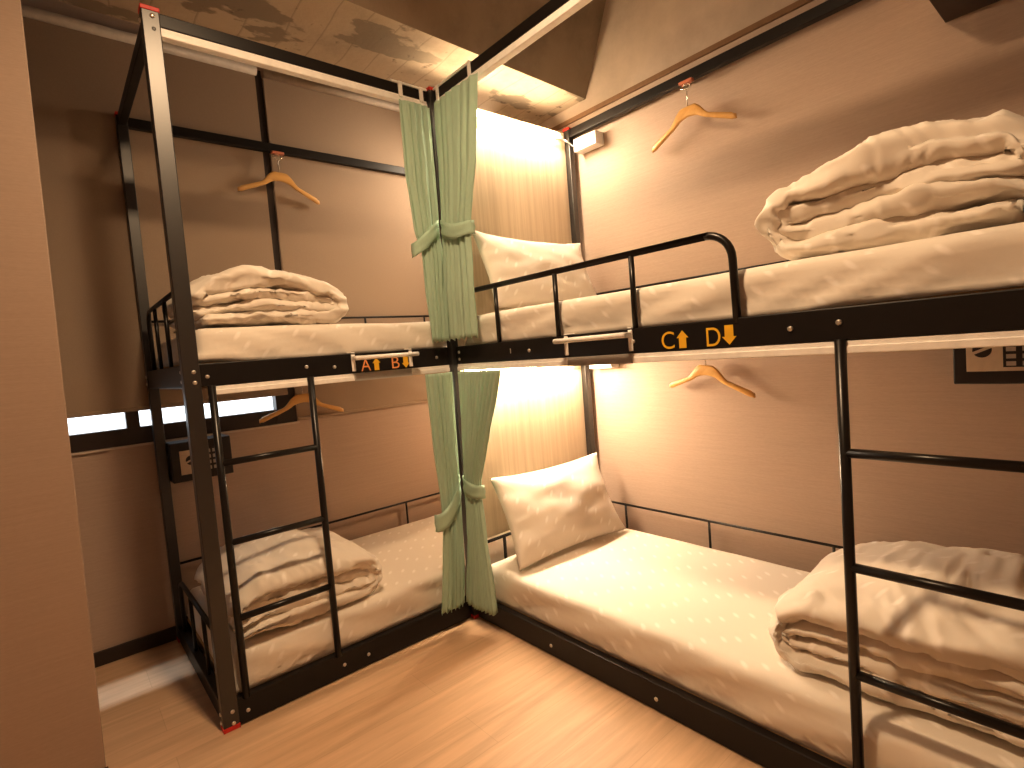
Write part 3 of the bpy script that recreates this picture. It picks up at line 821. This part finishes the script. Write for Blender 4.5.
# ------------------------------------------------------------------ safes
def safe(label, O, X, w, h, depth, plate, kp, em, r_em):
    """O: lower-left front corner; X: direction to the right along the front; front normal is -Y'."""
    O = Vector(O); X = Vector(X); Z = Vector((0, 0, 1)); Yb = Z.cross(X)   # Yb points into the wall
    t = thing('safe', label, 'safe', tuple(O + X * w / 2), 'small keypad safes in the lower bunks')
    def bx(b, xa, xb, ya, yb, za, zb):
        vs = [b.verts.new(O + X * x + Yb * y + Z * z) for x in (xa, xb) for y in (ya, yb) for z in (za, zb)]
        for f in ((0, 1, 3, 2), (4, 6, 7, 5), (0, 4, 5, 1), (2, 3, 7, 6), (0, 2, 6, 4), (1, 5, 7, 3)): b.faces.new([vs[i] for i in f])
        return b
    child('safe_body', bx(B(), 0, w, 0, depth, 0, h), M['safe'], t, bevel=.004)
    d = child('front_plate', bx(B(), plate[0], plate[1], -.003, .001, plate[2], plate[3]), M['cream'], t, bevel=.001)
    kpd = child('keypad', bx(B(), kp[0], kp[1], -.006, -.002, kp[2], kp[3]), M['safe'], d)
    cols, rows = 3, 4
    for i in range(cols):
        for j in range(rows):
            cw, ch = (kp[1] - kp[0]) / cols, (kp[3] - kp[2]) / rows
            xa, za = kp[0] + cw * (i + .2), kp[2] + ch * (j + .2)
            child('key', bx(B(), xa, xa + cw * .6, -.009, -.005, za, za + ch * .6), M['key'], t)
    # round emblem cut by a slanting light band
    for s in (0, PI):
        b = B(); a0 = math.radians(24)
        pts = [(r_em * math.cos(a0 + s + PI * (.06 + .88 * k / 14)), r_em * math.sin(a0 + s + PI * (.06 + .88 * k / 14))) for k in range(15)]
        b.faces.new([b.verts.new(O + X * (em[0] + p) + Yb * -.0038 + Z * (em[1] + q)) for p, q in pts])
        child('round_emblem', b, M['safe'], t)
    child('key_lock', tube(B(), [O + X * (em[0] + .058) + Yb * .0 + Z * (em[1] + .004), O + X * (em[0] + .058) + Yb * -.006 + Z * (em[1] + .004)], .007, 12), M['trimwood'], t, smooth=True)
# right wall: front faces -x, so "right" runs towards -y
safe('black keypad safe on the right wall, just under the upper right bunk', (.80, -1.655, 1.008), (0, -1, 0), .30, .175, .122,
     (.034, .27, .040, .150), (.122, .232, .052, .140), (.073, .107), .0235)
safe('black keypad safe on the window wall behind the left ladder', (-1.030, .80, .753), (1, 0, 0), .25, .182, .132,
     (.034, .140, .032, .142), (.142, .205, .035, .140), (.078, .095), .022)

# ------------------------------------------------------------------ small wall boxes
def power_box(label, y0, y1, z0, z1, cable):
    t = thing('power_box', label, 'power adapter', (.89, (y0 + y1) / 2, z0), 'white power boxes on the right wall')
    child('box_body', box(B(), .855, XW - .001, y0, y1, z0, z1), M['whitep'], t, bevel=.004)
    child('cable', tube(B(), cable, .0035, 8), M['whitep'], t, smooth=True)
power_box('white power box beside the upper headboard lamp', -.215, -.062, 2.270, 2.338,
          [(.868, -.064, 2.31), (.862, -.045, 2.312), (.845, -.045, 2.322), (.80, -.040, 2.335), (.755, -.036, 2.338)])
power_box('white power box on the wall just under the upper right bunk', -.215, -.062, 1.098, 1.150,
          [(.868, -.064, 1.12), (.862, -.045, 1.122), (.845, -.045, 1.130), (.80, -.040, 1.138), (.77, -.036, 1.140)])
t = thing('wall_box', 'dark brown box mounted high on the right wall, seen from below', 'box', (.76, -2.0, 2.19))
child('box_body', box(B(), .60, XW - .001, -2.45, -1.640, 2.185, 2.50), M['darkwood'], t, bevel=.003)
child('end_cap', box(B(), .61, XW - .02, -1.641, -1.632, 2.215, 2.49), M['cream'], t, bevel=.003)

# ------------------------------------------------------------------ light
def area(name, loc, target, sx, sy, power, col, spread=None):
    l = bpy.data.lights.new(name, 'AREA'); l.shape = 'RECTANGLE'; l.size = sx; l.size_y = sy; l.energy = power; l.color = col
    o = bpy.data.objects.new(name, l); COL.objects.link(o); o.location = loc
    d = Vector(target) - Vector(loc); o.rotation_euler = d.to_track_quat('-Z', 'Y').to_euler()
    if spread: l.spread = math.radians(spread)
    return o
WARM = (1.0, 0.69, 0.41); WARM2 = (1.0, 0.79, 0.57)
area('ceiling_light', (-.88, -1.10, 2.78), (-.88, -1.10, 0), .16, .16, 36, WARM, 165)
# strip lamps over the heads of the berths
area('strip_upper_right', (.45, -.045, 2.335), (.45, -.75, 1.3), .74, .03, 9.5, WARM2)
area('strip_lower_right', (.45, -.045, 1.128), (.45, -.60, .25), .74, .03, 14, WARM2)
area('strip_upper_left', (.84, .45, 2.335), (.0, .55, 1.5), .03, .78, 21, WARM2)
area('strip_lower_left', (.84, .45, 1.128), (.0, .50, .30), .03, .78, 27, WARM)

w = bpy.data.worlds.new('World'); S.world = w; w.use_nodes = True
bg = w.node_tree.nodes['Background']; bg.inputs[0].default_value = (0.86, 0.94, 1.0, 1); bg.inputs[1].default_value = 3.0
sun = bpy.data.lights.new('sun', 'SUN'); sun.energy = 11; sun.color = (.75, .88, 1.0); sun.angle = math.radians(11)
so = bpy.data.objects.new('sun', sun); COL.objects.link(so)
so.rotation_euler = Vector((.05, -.30, -1.05)).to_track_quat('-Z', 'Y').to_euler()

# ------------------------------------------------------------------ camera
cam = bpy.data.cameras.new('camera'); cam.sensor_width = 36; cam.lens = 541.95 / 1024 * 36; cam.clip_start = .02
co = bpy.data.objects.new('camera', cam); COL.objects.link(co); S.camera = co
Rv, Uv, Fv = Vector((0.75556676, -0.65023247, -0.07947712)), Vector((0.09872053, -0.00691603, 0.99509116)), Vector((0.64759025, 0.75970383, -0.05896578))
m = Matrix((Rv, Uv, -Fv)).transposed().to_4x4(); m.translation = Vector((-1.4168, -2.0585, 1.2258))
co.matrix_world = m
S.view_settings.view_transform = 'Standard'; S.view_settings.look = 'None'
S.view_settings.exposure = 0.12; S.view_settings.gamma = 0.90
S.cycles.use_denoising = True
S.cycles.max_bounces = 8; S.cycles.diffuse_bounces = 5
S.cycles.sample_clamp_indirect = 6
